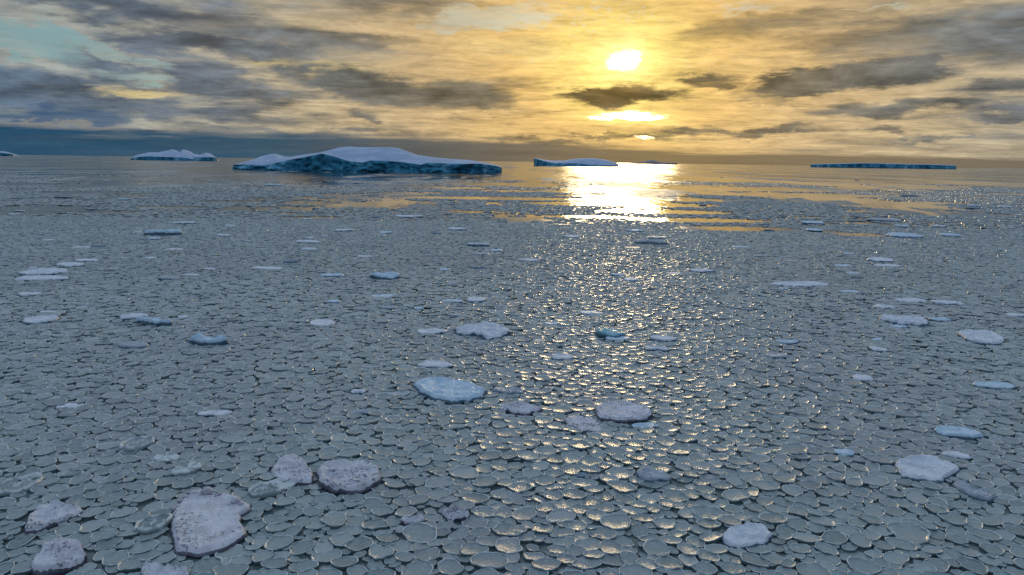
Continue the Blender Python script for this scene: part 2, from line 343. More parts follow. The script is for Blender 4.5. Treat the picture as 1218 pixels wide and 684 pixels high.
# ------------------------------------------------------------------ mesh helpers
def link(name, me, parent=None):
    o = bpy.data.objects.new(name, me); COL.objects.link(o)
    if parent is not None: o.parent = parent
    return o
def tag(o, label=None, cat=None, group=None, kind=None):
    for k, v in (('label', label), ('category', cat), ('group', group), ('kind', kind)):
        if v: o[k] = v
    return o
def mesh_np(name, V, faces_quads, faces_tris, mats, attrs=None, smooth=True, midx=None):
    me = bpy.data.meshes.new(name)
    V = np.asarray(V, dtype=np.float32); q = np.asarray(faces_quads, dtype=np.int32).reshape(-1, 4); t = np.asarray(faces_tris, dtype=np.int32).reshape(-1, 3)
    me.vertices.add(len(V)); me.vertices.foreach_set('co', V.ravel())
    nl = q.size + t.size; npoly = len(q) + len(t)
    me.loops.add(nl); me.loops.foreach_set('vertex_index', np.concatenate([q.ravel(), t.ravel()]))
    me.polygons.add(npoly)
    st = np.concatenate([np.arange(len(q))*4, q.size + np.arange(len(t))*3]).astype(np.int32)
    me.polygons.foreach_set('loop_start', st)
    me.polygons.foreach_set('use_smooth', np.full(npoly, smooth))
    if midx is not None: me.polygons.foreach_set('material_index', np.asarray(midx, dtype=np.int32))
    for m in mats: me.materials.append(m)
    for k, a in (attrs or {}).items():
        at = me.attributes.new(k, 'FLOAT', 'POINT'); at.data.foreach_set('value', np.asarray(a, dtype=np.float32).ravel())
    me.update(calc_edges=True); me.validate()
    return me
_perm = rng.random((256, 256))
def vnoise(x, y):
    xi = np.floor(x).astype(int); yi = np.floor(y).astype(int); fx = x-xi; fy = y-yi
    fx = fx*fx*(3-2*fx); fy = fy*fy*(3-2*fy)
    a = _perm[xi & 255, yi & 255]; b = _perm[(xi+1) & 255, yi & 255]; c = _perm[xi & 255, (yi+1) & 255]; d = _perm[(xi+1) & 255, (yi+1) & 255]
    return (a*(1-fx)+b*fx)*(1-fy)+(c*(1-fx)+d*fx)*fy
def fbmn(x, y, o=4, rough=.5):
    s = 0; a = 1; t = 0
    for i in range(o): s = s+a*vnoise(x*2**i+17.3*i, y*2**i+5.1*i); t += a; a *= rough
    return s/t - .5

# ------------------------------------------------------------------ the sea
def sea():
    me = bpy.data.meshes.new('water'); L = 60000
    me.from_pydata([(-L, -2000, 0), (L, -2000, 0), (L, L, 0), (-L, L, 0)], [], [(0, 1, 2, 3)])
    me.materials.append(M['water']); tag(link('water', me), kind='structure')
sea()

# ------------------------------------------------------------------ ice floes
FL = []      # obstacles: centre, radial outline, reach, handle
def poly_radial(pts, cx, cy, K):
    """resample an outline (world points) as radius against angle about a centre"""
    pts = [(a, b) for a, b in pts]; n = len(pts); dens = []
    for i in range(n):
        for t in np.linspace(0, 1, 12, endpoint=False):
            a, b = pts[i], pts[(i+1) % n]; dens.append((a[0]+(b[0]-a[0])*t-cx, a[1]+(b[1]-a[1])*t-cy))
    dens = np.array(dens); th = np.arctan2(dens[:, 1], dens[:, 0]); r = np.hypot(dens[:, 0], dens[:, 1])
    o = np.argsort(th); th = th[o]; r = r[o]
    tt = np.linspace(-math.pi, math.pi, K, endpoint=False)
    rr = np.interp(tt, np.concatenate([th-2*math.pi, th, th+2*math.pi]), np.tile(r, 3))
    k = np.array([1, 2, 3, 2, 1.]); k /= k.sum()
    return sum(k[j]*np.roll(rr, j-2) for j in range(5))

def floe(spec):
    cx, cy, wpx, hpx, kind, label, handle = spec[:7]
    opt = spec[7] if len(spec) > 7 else {}
    out = opt.get('outline'); pc = ground(cx, cy); slant = math.hypot(pc.length, CAM_H)
    dep = math.asin(CAM_H/slant)
    W = wpx*slant/F
    total = hpx*slant/F
    T = max(.06, min(.09 + .075*W, (total - .62*W*math.sin(dep))/math.cos(dep), .45 + W*.03))
    T = opt.get('T', T)
    D = max(.3*W, min((total - T*math.cos(dep))/math.sin(dep), 1.15*W))
    seed = cx*.37 + cy*1.71; near = wpx > 48
    K = 128 if near else (64 if wpx > 28 else 36)
    th = np.linspace(-math.pi, math.pi, K, endpoint=False)
    if out:
        W3 = [ground(x, y + T*F/slant*.55*math.cos(dep)) for x, y in out]
        ctr = sum(W3, Vector())/len(W3)
        r = poly_radial([(p.x, p.y) for p in W3], ctr.x, ctr.y, K)
        c = ctr
    else:
        c = ground(cx, cy + T*F/slant*.4)
        a = opt.get('ang', rng.uniform(-.35, .35)); e = 2.4
        ct, st = np.cos(th-a), np.sin(th-a)
        r = (np.abs(ct/(W/2))**e + np.abs(st/(D/2))**e)**(-1/e)
        r = r*(1 + .30*fbmn(1.3*np.cos(th)+seed, 1.3*np.sin(th)+seed*2, 3))
        nv = int(rng.integers(6, 10)); va = (np.arange(nv) + rng.uniform(-.32, .32, nv))*2*math.pi/nv; vr = rng.uniform(.86, 1.12, nv)
        pr = poly_radial([(a_*math.cos(b_), a_*math.sin(b_)) for a_, b_ in zip(vr, va)], 0, 0, K)
        r = r*pr
    r = r*(1 + .10*fbmn(5*np.cos(th)+seed, 5*np.sin(th), 3) + (.05*fbmn(14*np.cos(th)+seed, 14*np.sin(th), 2) if near else 0))
    NR = 34 if near else (14 if wpx > 28 else 7)
    ts = np.linspace(0, 1, NR)**.8 * .955
    TT, RR = np.meshgrid(ts, r, indexing='ij'); _, TH = np.meshgrid(ts, th, indexing='ij')
    x = TT*RR*np.cos(TH); y = TT*RR*np.sin(TH)
    s = 1/max(W, .4)
    rel = opt.get('relief', .35 if kind not in ('dark', 'grey') else .3)
    lump = opt.get('lump', 0.0)
    edge = 1 - np.clip((TT-.84)/.115, 0, 1)**2*.38
    rimup = np.exp(-((TT-.86)/.07)**2)*.16*opt.get('rim', 1.0)
    amp = T*rel
    fr = 3.2 if near else 2.4
    zrel = fbmn(x*s*fr*2+seed, y*s*fr*2+seed, 5, .6)*amp*1.6 + np.abs(fbmn(x*2.1+seed*3, y*2.1, 4, .6))*min(.14, amp)*1.3
    z = T*(.78*edge + rimup) + zrel
    if near: z = z + (fbmn(x*8+seed, y*8, 4, .7)*.07 - np.abs(fbmn(x*4.5+seed, y*4.5+3, 3, .6))*.10)*opt.get('rough', 1)
    if opt.get('pits'):
        pn = fbmn(x*6.5+seed, y*6.5-seed, 3, .5); z = z - np.clip(pn-.10, 0, .2)*.35*np.clip((TT-.15)*3, 0, 1)
    for (lx, ly, lr, lh) in opt.get('peaks', []):      # in units of the half width / half depth
        q = ((x/(W/2)-lx)/lr)**2 + ((y/(D/2)-ly)/max(lr, .45))**2
        z = z + lh*T*np.exp(-q)*(1+.5*fbmn(x*3+seed, y*3, 3))
    for rg in opt.get('rings', []):
        z = z + np.exp(-((TT-rg)/.05)**2)*T*.55
    V = np.stack([x, y, z], -1).reshape(-1, 3)
    i = np.arange(NR-1)[:, None]*K; j = np.arange(K)[None, :]; j2 = (j+1) % K
    Q = np.stack([i+j, i+K+j, i+K+j2, i+j2], -1).reshape(-1, 4)
    root = bpy.data.objects.new(opt.get('name', 'ice_floe'), None); COL.objects.link(root); root.location = (c.x, c.y, 0)
    root.empty_display_size = .2
    tag(root, label, opt.get('cat', 'ice floe'), opt.get('group'))
    parts = wpx >= 14
    topm = M[{'snow': 'snow', 'blue': 'blue', 'grey': 'grey', 'pink': 'pink', 'dark': 'dark', 'turq': 'turq', 'ring': 'grey'}[kind]]
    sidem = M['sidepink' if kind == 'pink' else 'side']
    # side: rounded shoulder, waterline undercut, foot below the water
    zt = z[-1]
    prof = [(.955, zt), (.995, zt*.72), (1.0, zt*.42), (.975, zt*.12 + .0*zt), (.95, zt*0-.03), (.9, zt*0-.16)]
    wob = 1 + (.012*fbmn(20*np.cos(th)+seed, 20*np.sin(th), 2) if near else 0*th)
    Vs = np.concatenate([np.stack([t*r*np.cos(th)*(wob if t > .96 else 1), t*r*np.sin(th)*(wob if t > .96 else 1), np.asarray(zz)+0*th], -1) for t, zz in prof])
    Qs = np.concatenate([np.stack([a*K+j[0], (a+1)*K+j[0], (a+1)*K+j2[0], a*K+j2[0]], -1) for a in range(len(prof)-1)])
    if parts:
        link('snow_top' if kind in ('snow', 'pink', 'blue') else 'ice_top', mesh_np('floe_top', V, Q, [], [topm]), root)
        link('shaded_wet_edge', mesh_np('floe_edge', Vs, Qs, [], [sidem]), root)
    else:
        n = len(V)
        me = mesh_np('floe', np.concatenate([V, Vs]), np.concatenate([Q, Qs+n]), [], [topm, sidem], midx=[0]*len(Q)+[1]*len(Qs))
        bpy.data.objects.remove(root); root = link('ice_floe', me); root.location = (c.x, c.y, 0)
        tag(root, label, 'ice floe')
    for (qx, qy, rad) in opt.get('chunks', []):
        # frozen-in lumps, given as picture points
        p = ground(qx, qy + T*F/slant*.8) - c
        tt = min(.9, math.hypot(p.x, p.y)/max(.01, np.interp(math.atan2(p.y, p.x), th, r)))
        bm = bmesh.new(); bmesh.ops.create_icosphere(bm, subdivisions=2, radius=1)
        for v in bm.verts:
            k = 1 + .5*float(fbmn(np.array(v.co.x*1.6+qx), np.array(v.co.y*1.6+v.co.z*2+qy), 3))
            v.co = Vector((v.co.x*k*rad*1.15, v.co.y*k*rad, v.co.z*k*rad*.7))
        me = bpy.data.meshes.new('chunk'); bm.to_mesh(me); bm.free(); me.materials.append(M['chunk'] if opt.get('brown') else topm)
        for pl in me.polygons: pl.use_smooth = True
        o = link('ice_chunk', me, root); o.location = (p.x, p.y, T*.85 + rad*.2)
    FL.append(dict(c=c, th=th, r=r, R=float(r.max()), handle=handle, W=W))
    return root

def z3(lst, ox, oy, s): return [(ox + a/s, oy + b/s) for a, b in lst]
slab = z3([(95,365),(125,310),(190,262),(270,245),(330,265),(420,285),(480,325),(475,355),(440,375),(430,410),(460,450),(455,480),(380,525),(300,560),(230,575),(150,570),(110,550),(105,490),(90,420)], 180, 520, 4.06)
wedge = z3([(570,160),(620,100),(690,80),(720,90),(750,130),(785,175),(780,225),(720,228),(640,215),(580,185)], 180, 520, 4.06)
loaf = z3([(795,160),(830,125),(900,115),(960,120),(1010,115),(1070,125),(1115,170),(1105,215),(1050,250),(960,270),(880,262),(810,225)], 180, 520, 4.06)
leaf = z3([(150,400),(185,320),(240,250),(350,215),(430,225),(530,240),(555,265),(500,300),(380,345),(270,390),(180,412)], 0, 560, 5.515)
boulder = z3([(195,640),(240,560),(290,480),(350,455),(480,460),(540,500),(575,550),(560,590),(480,630),(360,665),(230,670)], 0, 560, 5.515)
cut = z3([(920,665),(960,630),(1040,625),(1090,645),(1240,668),(1260,740),(940,760)], 0, 560, 5.515)
rtop = z3([(765,270),(790,245),(860,238),(930,250),(1000,285),(960,310),(930,335),(860,325),(790,308)], 800, 460, 2.914)
rlong = z3([(965,335),(1010,335),(1070,360),(1125,385),(1100,400),(1040,385),(985,360)], 800, 460, 2.914)
rlow = z3([(165,520),(190,490),(260,475),(320,480),(350,515),(320,545),(240,558),(185,550)], 800, 460, 2.914)
mid = [(490,455),(505,450),(530,450),(560,456),(579,464),(575,472),(550,477),(535,478),(520,474),(500,468)]
midr = [(706,485),(715,479),(745,478),(773,484),(777,492),(765,499),(735,501),(712,497)]
midl = [(670,498),(690,494),(705,497),(720,510),(712,514),(690,512),(675,506)]
star = [(540,392),(555,387),(575,385),(595,387),(609,394),(598,399),(580,403),(565,398),(545,398)]
rflat = [(1137,395),(1150,394),(1180,395),(1196,404),(1192,409),(1170,409),(1150,404)]
# landmark floes: x, y, width, height in the photograph, kind, label, handle
MAIN = [
 (249,621,99,80,'pink','largest near slab of lilac snow, flat-topped and pitted, with brown lumps along its far edge','the big pitted lilac slab',
   dict(outline=slab, T=.24, relief=.12, rim=.9, rough=.6, brown=1, chunks=[(247,586,.17),(230,587,.10),(281,597,.13),(214,597,.08),(222,592,.07),(262,588,.06),(287,600,.07),(206,606,.08),(212,603,.06)])),
 (347.5,558.5,54,38,'pink','wedge-shaped lilac floe with a straight right side, almost touching a rounded loaf-like floe','the wedge-shaped lilac floe',dict(outline=wedge, T=.2, relief=.5)),
 (415,567,80,42,'pink','rounded loaf-like lilac floe with a thick dark underside and lumpy snow top','the rounded loaf-like lilac floe',
   dict(outline=loaf, T=.30, relief=.5, chunks=[(433,558,.14),(421,574,.13),(414,576,.08),(395,560,.09)])),
 (65,615,76,38,'pink','leaf-shaped tilted floe with a brown ridge down its middle and a pointed left tip','the leaf-shaped ridged floe',
   dict(outline=leaf, T=.2, relief=1.0, rim=1.6)),
 (70,662,70,40,'pink','humped boulder-like lilac floe near the lower left corner','the humped boulder-like floe',dict(outline=boulder, T=.34, relief=.5, rim=.3)),
 (200,682,60,20,'pink','pale lilac floe cut off by the bottom edge of the picture','the pale floe at the bottom edge',dict(outline=cut, T=.26, relief=.5)),
 (1102,559,82,34,'snow','white floe with a notched right point and shallow furrows at lower right','the white furrowed floe at lower right',dict(outline=rtop, T=.2, relief=.5)),
 (1158.6,584,55,23,'grey','long grey floe edged with two raised white ridges, lying diagonally','the diagonal two-ridged floe',dict(outline=rlong, T=.14, relief=.7, rim=2.2)),
 (887.5,637.5,66,29,'snow','rounded white floe alone among large pancakes at the lower right of centre','the lone white floe low right of centre',dict(outline=rlow, T=.16, relief=.5)),
 (534,464,88,28,'blue','big pale blue floe with a thick shadowed front edge in the centre','the big pale blue centre floe',dict(outline=mid, T=.30, relief=.35)),
 (741.5,490,70,23,'pink','flat oblong lilac floe with square ends right of centre','the oblong lilac floe',dict(outline=midr, T=.26, relief=.3)),
 (694,504,50,19,'pink','low triangular lilac floe overlapping the left end of an oblong one','the low triangular floe',dict(outline=midl, T=.13, relief=.4)),
 (575.5,394,70,17,'snow','widest rough snowy floe of the middle distance, with a jagged star-like outline','the star-edged snowy floe',dict(outline=star, T=.28, relief=.8)),
 (1166.5,401,60,15,'snow','long white floe with a pointed left tip near the right edge','the pointed white floe at right',dict(outline=rflat, T=.28)),
 (724,397,34,14,'turq','rounded turquoise glassy ice lump, the most vividly coloured small floe','the turquoise glassy lump',dict(T=.32, relief=.3, peaks=[(-.2,0,.6,.45)])),
 (735.5,403,31,7,'blue','low pale blue shelf of ice lying just below a turquoise lump','the low pale blue shelf',{}),
 (459,329.5,37,8,'blue','blue floe carrying two rounded bright blue humps','the two-humped blue floe',dict(T=.35, peaks=[(-.55,0,.35,.8),(.4,0,.45,.9)])),
 (248.7,407,48,11,'blue','white floe with a jagged peak at each end','the twin-peaked white floe',dict(T=.35, peaks=[(-.45,0,.3,1.0),(.6,0,.3,.7)])),
 (1078,382,50,13,'snow','thick white floe with an uneven snow-heaped top, largest of the right-hand cluster','the snow-heaped floe at right',dict(relief=.7)),
 (185,383.5,48,8,'blue','blue-white floe with a ragged crest, longest of the left-hand cluster','the ragged blue-white floe',dict(T=.4, relief=.9)),
 (196,277.5,48,6,'blue','long pale blue floe far off on the left, the widest there','the long far blue floe',dict(T=.7, relief=.5)),
 (953,338,62,8,'snow','long thin white floe with a drawn-out left tip','the long thin white floe',dict(T=.2)),
 (52,324,50,8,'snow','upper floe of the two stacked white bands at the left edge','the upper white band at left',dict(T=.25)),
 (53,331,55,6,'snow','lower floe of the two stacked white bands at the left edge','the lower white band at left',dict(T=.2)),
 (1075,280.5,35,6,'blue','blue wedge of ice with a raised hump, beside a streak of bright open water','the blue wedge',dict(T=.4, peaks=[(-.2,0,.4,.8)])),
 (383.5,384,36,15,'snow','flat white oval floe left of centre, one of the palest','the pale flat oval floe',dict(T=.12, relief=.3)),
 (773,288.5,40,6,'grey','dark-edged flat floe under the sun, in golden glittering ice','the dark-edged floe in the glitter',dict(T=.5)),
 (518,434,43,12,'snow','oval snowy floe standing just above the big pale blue one','the oval snowy floe',dict(T=.15)),
 (569.7,291.5,28,6,'snow','flat far floe with a pale top, highest of a loose row in the centre','the far pale centre floe',dict(T=.5)),
 (318.6,319,38,4.5,'snow','thin white spindle-shaped floe far left of centre','the white spindle-shaped floe',dict(T=.12)),
]
OTHER = [
 (218.5,265.5,30,4,'snow'),(183,283.8,14,3,'blue'),(163,276.4,9,2.4,'blue'),(58,285.8,17,2,'snow'),(46,282.4,12,2.4,'grey'),(97.5,294,24,2,'snow'),
 (117.6,293,17,3,'dark'),(206.7,296.5,23,2.6,'snow'),(265.5,280,20,3,'snow'),(274,268.7,12,3,'blue'),(366,287.8,31,4.5,'snow'),(368,296,24,3,'blue'),
 (366,283,13,2.5,'snow'),(386,281,9,2,'snow'),(295,287,13,3,'grey'),(103.5,309.7,30,4,'snow'),(84,315.4,36,6,'snow'),(40,319,10,2,'snow'),(180,307,15,3,'snow'),(202,331,24,5,'grey'),
 (227,327,20,3,'snow'),(249,320,16,3,'snow'),(347,311.7,17,5,'dark'),(396,327.8,26,6,'blue'),(36,350,25,4.5,'snow'),(97.5,337.5,15,2.5,'grey'),
 (48.7,381,32,10,'snow'),(59,371,24,3,'snow'),(158,377,30,8,'snow'),(144,384.5,30,3,'dark'),(218.5,377.5,18,4.5,'snow'),(158,411,32,10,'grey'),
 (397,359,20,5,'blue'),(243.7,392,14,4,'grey'),(134.5,319.7,13,2,'snow'),(198,344,14,3,'grey'),(100,363,13,3,'grey'),(450,258,16,2.4,'dark'),(485.7,257.5,38,4,'snow'),
 (410,274,26,4,'snow'),(459,276.5,17,4,'blue'),(519,277.4,15,3,'dark'),(543,272.7,27,4.5,'snow'),(590.5,298,17,5,'blue'),(570.7,302,25,4,'grey'),
 (630,309.7,29,4.5,'snow'),(680.7,281.6,19,4.5,'snow'),(754.6,274.6,25,3.6,'blue'),(781.5,282.8,27,4,'grey'),(752,294.5,22,2.5,'grey'),(434.6,305,21,3,'snow'),
 (528.7,320.8,13,4,'blue'),(568.7,318,23,5,'dark'),(539.5,337.6,16,4,'grey'),(458,352,36,4.5,'blue'),(461.5,366,24,6,'grey'),(498.5,367,13,5,'blue'),
 (537,358,30,5,'blue'),(567,356.4,26,9,'snow'),(611,360,20,3,'grey'),(545,375,21,5,'grey'),(514,394.6,40,9,'snow'),(682,332,15,3,'grey'),
 (733.8,327,19,4.5,'blue'),(749.6,332.6,16,5,'blue'),(702,372,32,6,'blue'),(658.5,384.6,24,5,'blue'),(679,389,22,4,'grey'),(759.7,381,18,4.5,'grey'),
 (758,391.5,16,5,'grey'),(786.5,403,33,9,'snow'),(780,415,30,8,'snow'),(791,394.7,22,4.5,'grey'),(669,425,27,10,'snow'),(802,325,24,3,'blue'),
 (834,322,28,6,'snow'),(540.5,243,11,3,'dark'),(581,252,10,2,'dark'),(667,267.5,22,2.5,'dark'),(690.8,264.8,17,2.4,'dark'),
 (768,506,38,8,'blue'),(606,465,40,11,'grey'),(426,466,20,8,'snow'),(618.4,487,53,16,'pink'),(776,567,38,18,'grey'),(490,619,32,14,'pink'),(541,613,32,18,'pink'),
 (475,468,30,7,'grey'),(431,490.5,22,8,'grey'),(689,565,22,8,'dark'),(85,483,30,7,'snow'),(256,492,36,10,'snow'),(1004,539,22,10,'blue'),
 (1141.5,516,46,15,'blue'),(1181,459,38,9,'blue'),(1026,450,22,11,'snow'),(1138,542,28,9,'snow'),(966,265,26,4.5,'blue'),(968,273.6,18,4,'blue'),
 (1053,261.8,32,5,'grey'),(1072,268.9,17,4,'blue'),(1129,279.8,24,4,'blue'),(1048,309.5,28,7,'snow'),(1055,316,30,3.4,'snow'),(1002,316,22,3,'blue'),
 (1018,330,15,3.4,'dark'),(1015,325,17,2.4,'blue'),(1011,346.7,23,3.6,'blue'),(1081,357.5,38,6,'snow'),(1126,360.5,33,6,'snow'),(1052,365.5,25,5.5,'snow'),
 (1069,388.5,21,4.5,'blue'),(1117.5,380.5,23,5.5,'blue'),(1149,366,14,4,'grey'),(1208,375.5,20,5,'snow'),(937,407.3,30,7,'blue'),(925,423.5,32,8,'grey'),(1045,416,20,7,'snow'),
 (1043.6,404.5,14,4,'blue'),(889,368.2,17,4,'dark'),(993,367.6,17,3.4,'dark'),(1160,244.6,14,3,'blue'),(1158,247.5,13,2,'dark'),(911.5,266.8,12,2.5,'dark'),(1115,269,20,2.4,'snow'),
 (1080,232.8,20,2.4,'dark'),(836,243.8,10,3,'dark'),(904.7,245.4,9,2,'dark'),(904.7,304.5,18,3,'grey'),(988,299.4,9,3.6,'dark'),(1009,301.8,12,3,'blue'),
 (882,294,20,2.6,'blue'),(1085,348,18,3.4,'grey'),(932,343.5,12,3,'blue'),(915,274,12,2,'dark'),(1005,247,8,2.4,'dark'),(1100,258,16,2,'grey'),(939,310,22,2.5,'grey'),
 (345,210,2.6,2,'dark'),(326,220,20,2.4,'blue'),(76,234.5,18,2.4,'dark'),(148,237,14,2,'blue'),(171,250.5,9,1.8,'dark'),(108,249,9,2,'dark'),(366,261,14,2.4,'blue'),(376,248,10,1.8,'dark'),
 (1019,214,6,1.6,'dark'),(858,211,4,2,'dark'),(425,218,10,1.8,'dark'),(478,217.5,12,1.8,'dark'),(17,255,14,1.8,'snow'),(24,251,10,1.6,'snow'),
 (600,420,16,4,'grey'),(640,405,18,4,'grey'),(1195,246,14,2,'snow'),(860,340,14,3,'grey'),(845,352,12,3,'dark'),(970,384,16,4,'grey'),(1058,300,12,2,'grey')]
COLN = {'snow': 'white', 'blue': 'bluish', 'grey': 'grey', 'pink': 'lilac', 'dark': 'dark', 'turq': 'turquoise'}
FORM = {'snow': ['flat snow-topped floe', 'ragged-edged snowy floe', 'low snowy floe'], 'blue': ['low ice floe', 'smooth ice floe', 'uneven ice floe'],
        'grey': ['slushy floe', 'thin slushy floe'], 'pink': ['lumpy floe', 'crusted floe'], 'dark': ['wet sliver of ice', 'low wet lump of ice']}
NEAR = {(606,465):('dim grey slushy floe right of the big pale blue centre floe','the dim grey slushy floe'),
 (426,466):('tiny pale snowy floe left of the big pale blue centre floe','the tiny pale snowy floe'),
 (618.4,487):('flat lilac floe lying between the big pale blue floe and the oblong lilac one','the flat lilac floe'),
 (776,567):('grey tongue-shaped wet floe alone among pancakes right of centre','the grey tongue-shaped floe'),
 (490,619):('small lilac lump of ice, left one of a near pair below centre','the small lilac lump'),
 (541,613):('rough crusted lilac lump, right one of a near pair below centre','the rough lilac lump'),
 (85,483):('faint pale low floe alone at the left','the faint pale floe at left'),
 (256,492):('small white floe with a dark front edge, alone left of centre','the small dark-edged white floe'),
 (1004,539):('small blue ice floe left of the white furrowed floe','the small blue floe'),
 (1141.5,516):('long bluish floe beyond the white furrowed floe at right','the long bluish floe'),
 (1026,450):('pale squarish snowy floe alone right of centre','the pale squarish floe'),
 (1138,542):('small white ridge of ice tucked against the white furrowed floe','the small white ridge'),
 (768,506):('bluish sliver under the right end of the oblong lilac floe','the bluish sliver'),
 (1181,459):('low bluish floe near the right edge, below the pointed white floe','the low bluish floe at right'),
 (475,468):('faint grey floe touching the left end of the big pale blue floe','the faint grey floe')}
XM = [(164,531,'the upper ring-rimmed pancake'),(182,627,'the ring-rimmed pancake by the slab'),(20,581,'the ring-rimmed pancake at the left edge'),(197,546,'the crusted white pancake')]
USED = set(m[5] for m in MAIN) | set(v[0] for v in NEAR.values())
def relation(px, py, marks, used, head):
    """name the thing by where it lies from the nearest landmark"""
    order = sorted(marks, key=lambda m: math.hypot((m[0]-px), (m[1]-py)*2.2))
    words = [('left of', lambda dx, dy: dx < 0 and abs(dy)*2 < abs(dx)), ('right of', lambda dx, dy: dx > 0 and abs(dy)*2 < abs(dx)),
             ('beyond and left of', lambda dx, dy: dy < 0 and dx < -8), ('beyond and right of', lambda dx, dy: dy < 0 and dx > 8), ('straight beyond', lambda dx, dy: dy < 0),
             ('nearer than and left of', lambda dx, dy: dx < -8), ('nearer than and right of', lambda dx, dy: dx > 8), ('straight in front of', lambda dx, dy: True)]
    for m in order[:14]:
        dx, dy = px-m[0], py-m[1]; gap = math.hypot(dx, dy*2.2)
        d = next(wd for wd, f in words if f(dx, dy))
        pre = 'just ' if gap < 45 else ('' if gap < 130 else 'well ')
        t = f'{head} {pre}{d} {m[2]}'
        if t not in used and len(t.split()) <= 16: used.add(t); return t
    for a in order[:5]:
        for b in order[:7]:
            if a is b or (a[0]-px)*(b[0]-px) + (a[1]-py)*(b[1]-py)*4 > 0: continue
            t = f'{head} between {a[2]} and {b[2]}'
            if t not in used and len(t.split()) <= 16: used.add(t); return t
    return None
marks = [(m[0], m[1], m[6]) for m in MAIN] + [(440,190,'the largest iceberg'),(205,186,'the jagged white iceberg'),(685,193,'the snow-backed iceberg by the sun'),(1050,197,'the long flat iceberg at right')]
for m in MAIN: floe(m)
for k, o in enumerate(OTHER):
    size = 'tiny' if o[2] < 12 else 'small' if o[2] < 22 else 'mid-sized' if o[2] < 34 else 'larger'
    lab = None
    if (o[0], o[1]) in NEAR: lab = NEAR[(o[0], o[1])][0]
    for f in range(0 if lab else 6):
        fm = FORM[o[4]]
        lab = relation(o[0], o[1], marks, USED, f'{size} {COLN[o[4]]} {fm[(k+f) % len(fm)]}')
        if lab: break
    opt = {}
    if o[4] in ('grey', 'pink') and o[1] > 450: opt = dict(relief=.9)
    if (o[0], o[1]) in ((541,613),(776,567)): opt = dict(relief=1.1, rim=1.8)
    if (o[0], o[1]) == (347,311.7): opt = dict(T=.3, relief=.5)
    floe(o + (lab, None, opt))

# ------------------------------------------------------------------ icebergs
def spline(pts, x):
    xs = [p[0] for p in pts]; return np.interp(x, xs, [p[1] for p in pts])
def iceberg(label, D, sky, cliff, back, mc, ms, nx=150, seed=0.0, rugged=1.0, face=.012):
    x0, x1 = sky[0][0], sky[-1][0]; nx = max(24, min(nx, int((x1-x0)*1.6)))
    px = np.linspace(x0, x1, nx)
    def wpos(p, py, dist):
        d = ray(p, py); t = dist/d.y; return d.x*t, CAM_H + d.z*t
    sk = spline(sky, px); cl = spline(cliff, px); L = abs(wpos(x1, 190, D)[0]-wpos(x0, 190, D)[0])
    t = (px-x0)/(x1-x0); env = np.sqrt(np.clip(1-(2*t-1)**6, 0.02, 1))
    fronty = D + (1-env)*back*.4 + L*face*2.2*fbmn(t*7+seed, t*0+seed, 4)*rugged
    cx = wpos((x0+x1)/2, 190, D)[0]
    nz = 16; rows = []; kx = np.array([wpos(p, 190, D)[0]/D for p in px]); xs = kx*fronty - cx
    ztop = np.array([max(.6, wpos(p, c, D)[1]) for p, c in zip(px, cl)])
    H = float(ztop.max())
    for a in range(nz):
        f = a/(nz-1)
        z = -1.0 + (ztop+1.0)*f
        yy = fronty + L*face*(1.6*fbmn(t*20+seed, np.full(nx, f*2.2+seed), 4, .6) + .5*abs(fbmn(t*60+seed, np.full(nx, f*5.0), 2)))*rugged*(1-.3*f) + H*.30*f
        if f < .16: yy = yy + H*.10*(1-f/.16)
        rows.append(np.stack([xs, yy-D, z], -1))
    front = np.array(rows)
    nb = 12; rows = [front[-1]]; zs = np.array([wpos(p, s, D+back*.5)[1] for p, s in zip(px, sk)]); zs = np.maximum(zs, ztop*1.0)
    for b in range(1, nb+1):
        f = b/nb
        yb = front[-1][:, 1]*(1-f) + (back*.5)*f*env + (1-env)*back*.4*f; xb = kx*(D+yb) - cx
        z = ztop + (zs-ztop)*np.sin(f*math.pi/2)**.9 + (zs*.02+.1)*fbmn(t*18+seed, np.full(nx, f*3), 4)*math.sin(f*math.pi)
        rows.append(np.stack([xb, yb, z], -1))
    for b in range(1, 6):
        f = b/5; rows.append(np.stack([xb*(1-.1*f), np.maximum(rows[nb][:, 1] + back*.5*f*env, rows[nb][:, 1]+.5), zs*(1-f**1.6)-1*f], -1))
    top = np.array(rows)
    def grid(a, b, off=0):
        i = np.arange(a-1)[:, None]*b; j = np.arange(b-1)[None, :]
        return np.stack([i+j, i+j+1, i+b+j+1, i+b+j], -1).reshape(-1, 4) + off
    root = bpy.data.objects.new('iceberg', None); COL.objects.link(root); root.location = (cx, D, 0)
    tag(root, label, 'iceberg')
    link('snow_cap', mesh_np('snow_cap', top.reshape(-1, 3), grid(len(top), nx), [], [ms]), root)
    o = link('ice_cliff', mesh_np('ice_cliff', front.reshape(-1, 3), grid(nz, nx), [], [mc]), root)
    return root
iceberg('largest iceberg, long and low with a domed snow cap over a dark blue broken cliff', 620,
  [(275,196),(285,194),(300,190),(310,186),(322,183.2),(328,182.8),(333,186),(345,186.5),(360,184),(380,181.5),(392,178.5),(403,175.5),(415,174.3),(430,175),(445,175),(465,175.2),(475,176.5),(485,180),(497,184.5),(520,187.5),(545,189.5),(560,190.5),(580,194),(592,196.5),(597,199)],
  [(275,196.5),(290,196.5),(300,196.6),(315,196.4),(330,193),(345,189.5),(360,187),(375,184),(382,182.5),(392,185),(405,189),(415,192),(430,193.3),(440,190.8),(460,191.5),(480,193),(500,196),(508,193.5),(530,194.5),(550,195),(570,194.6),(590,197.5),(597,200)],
  120, M['bcliff'], M['bsnow'], nx=420, seed=3.1, face=.03)
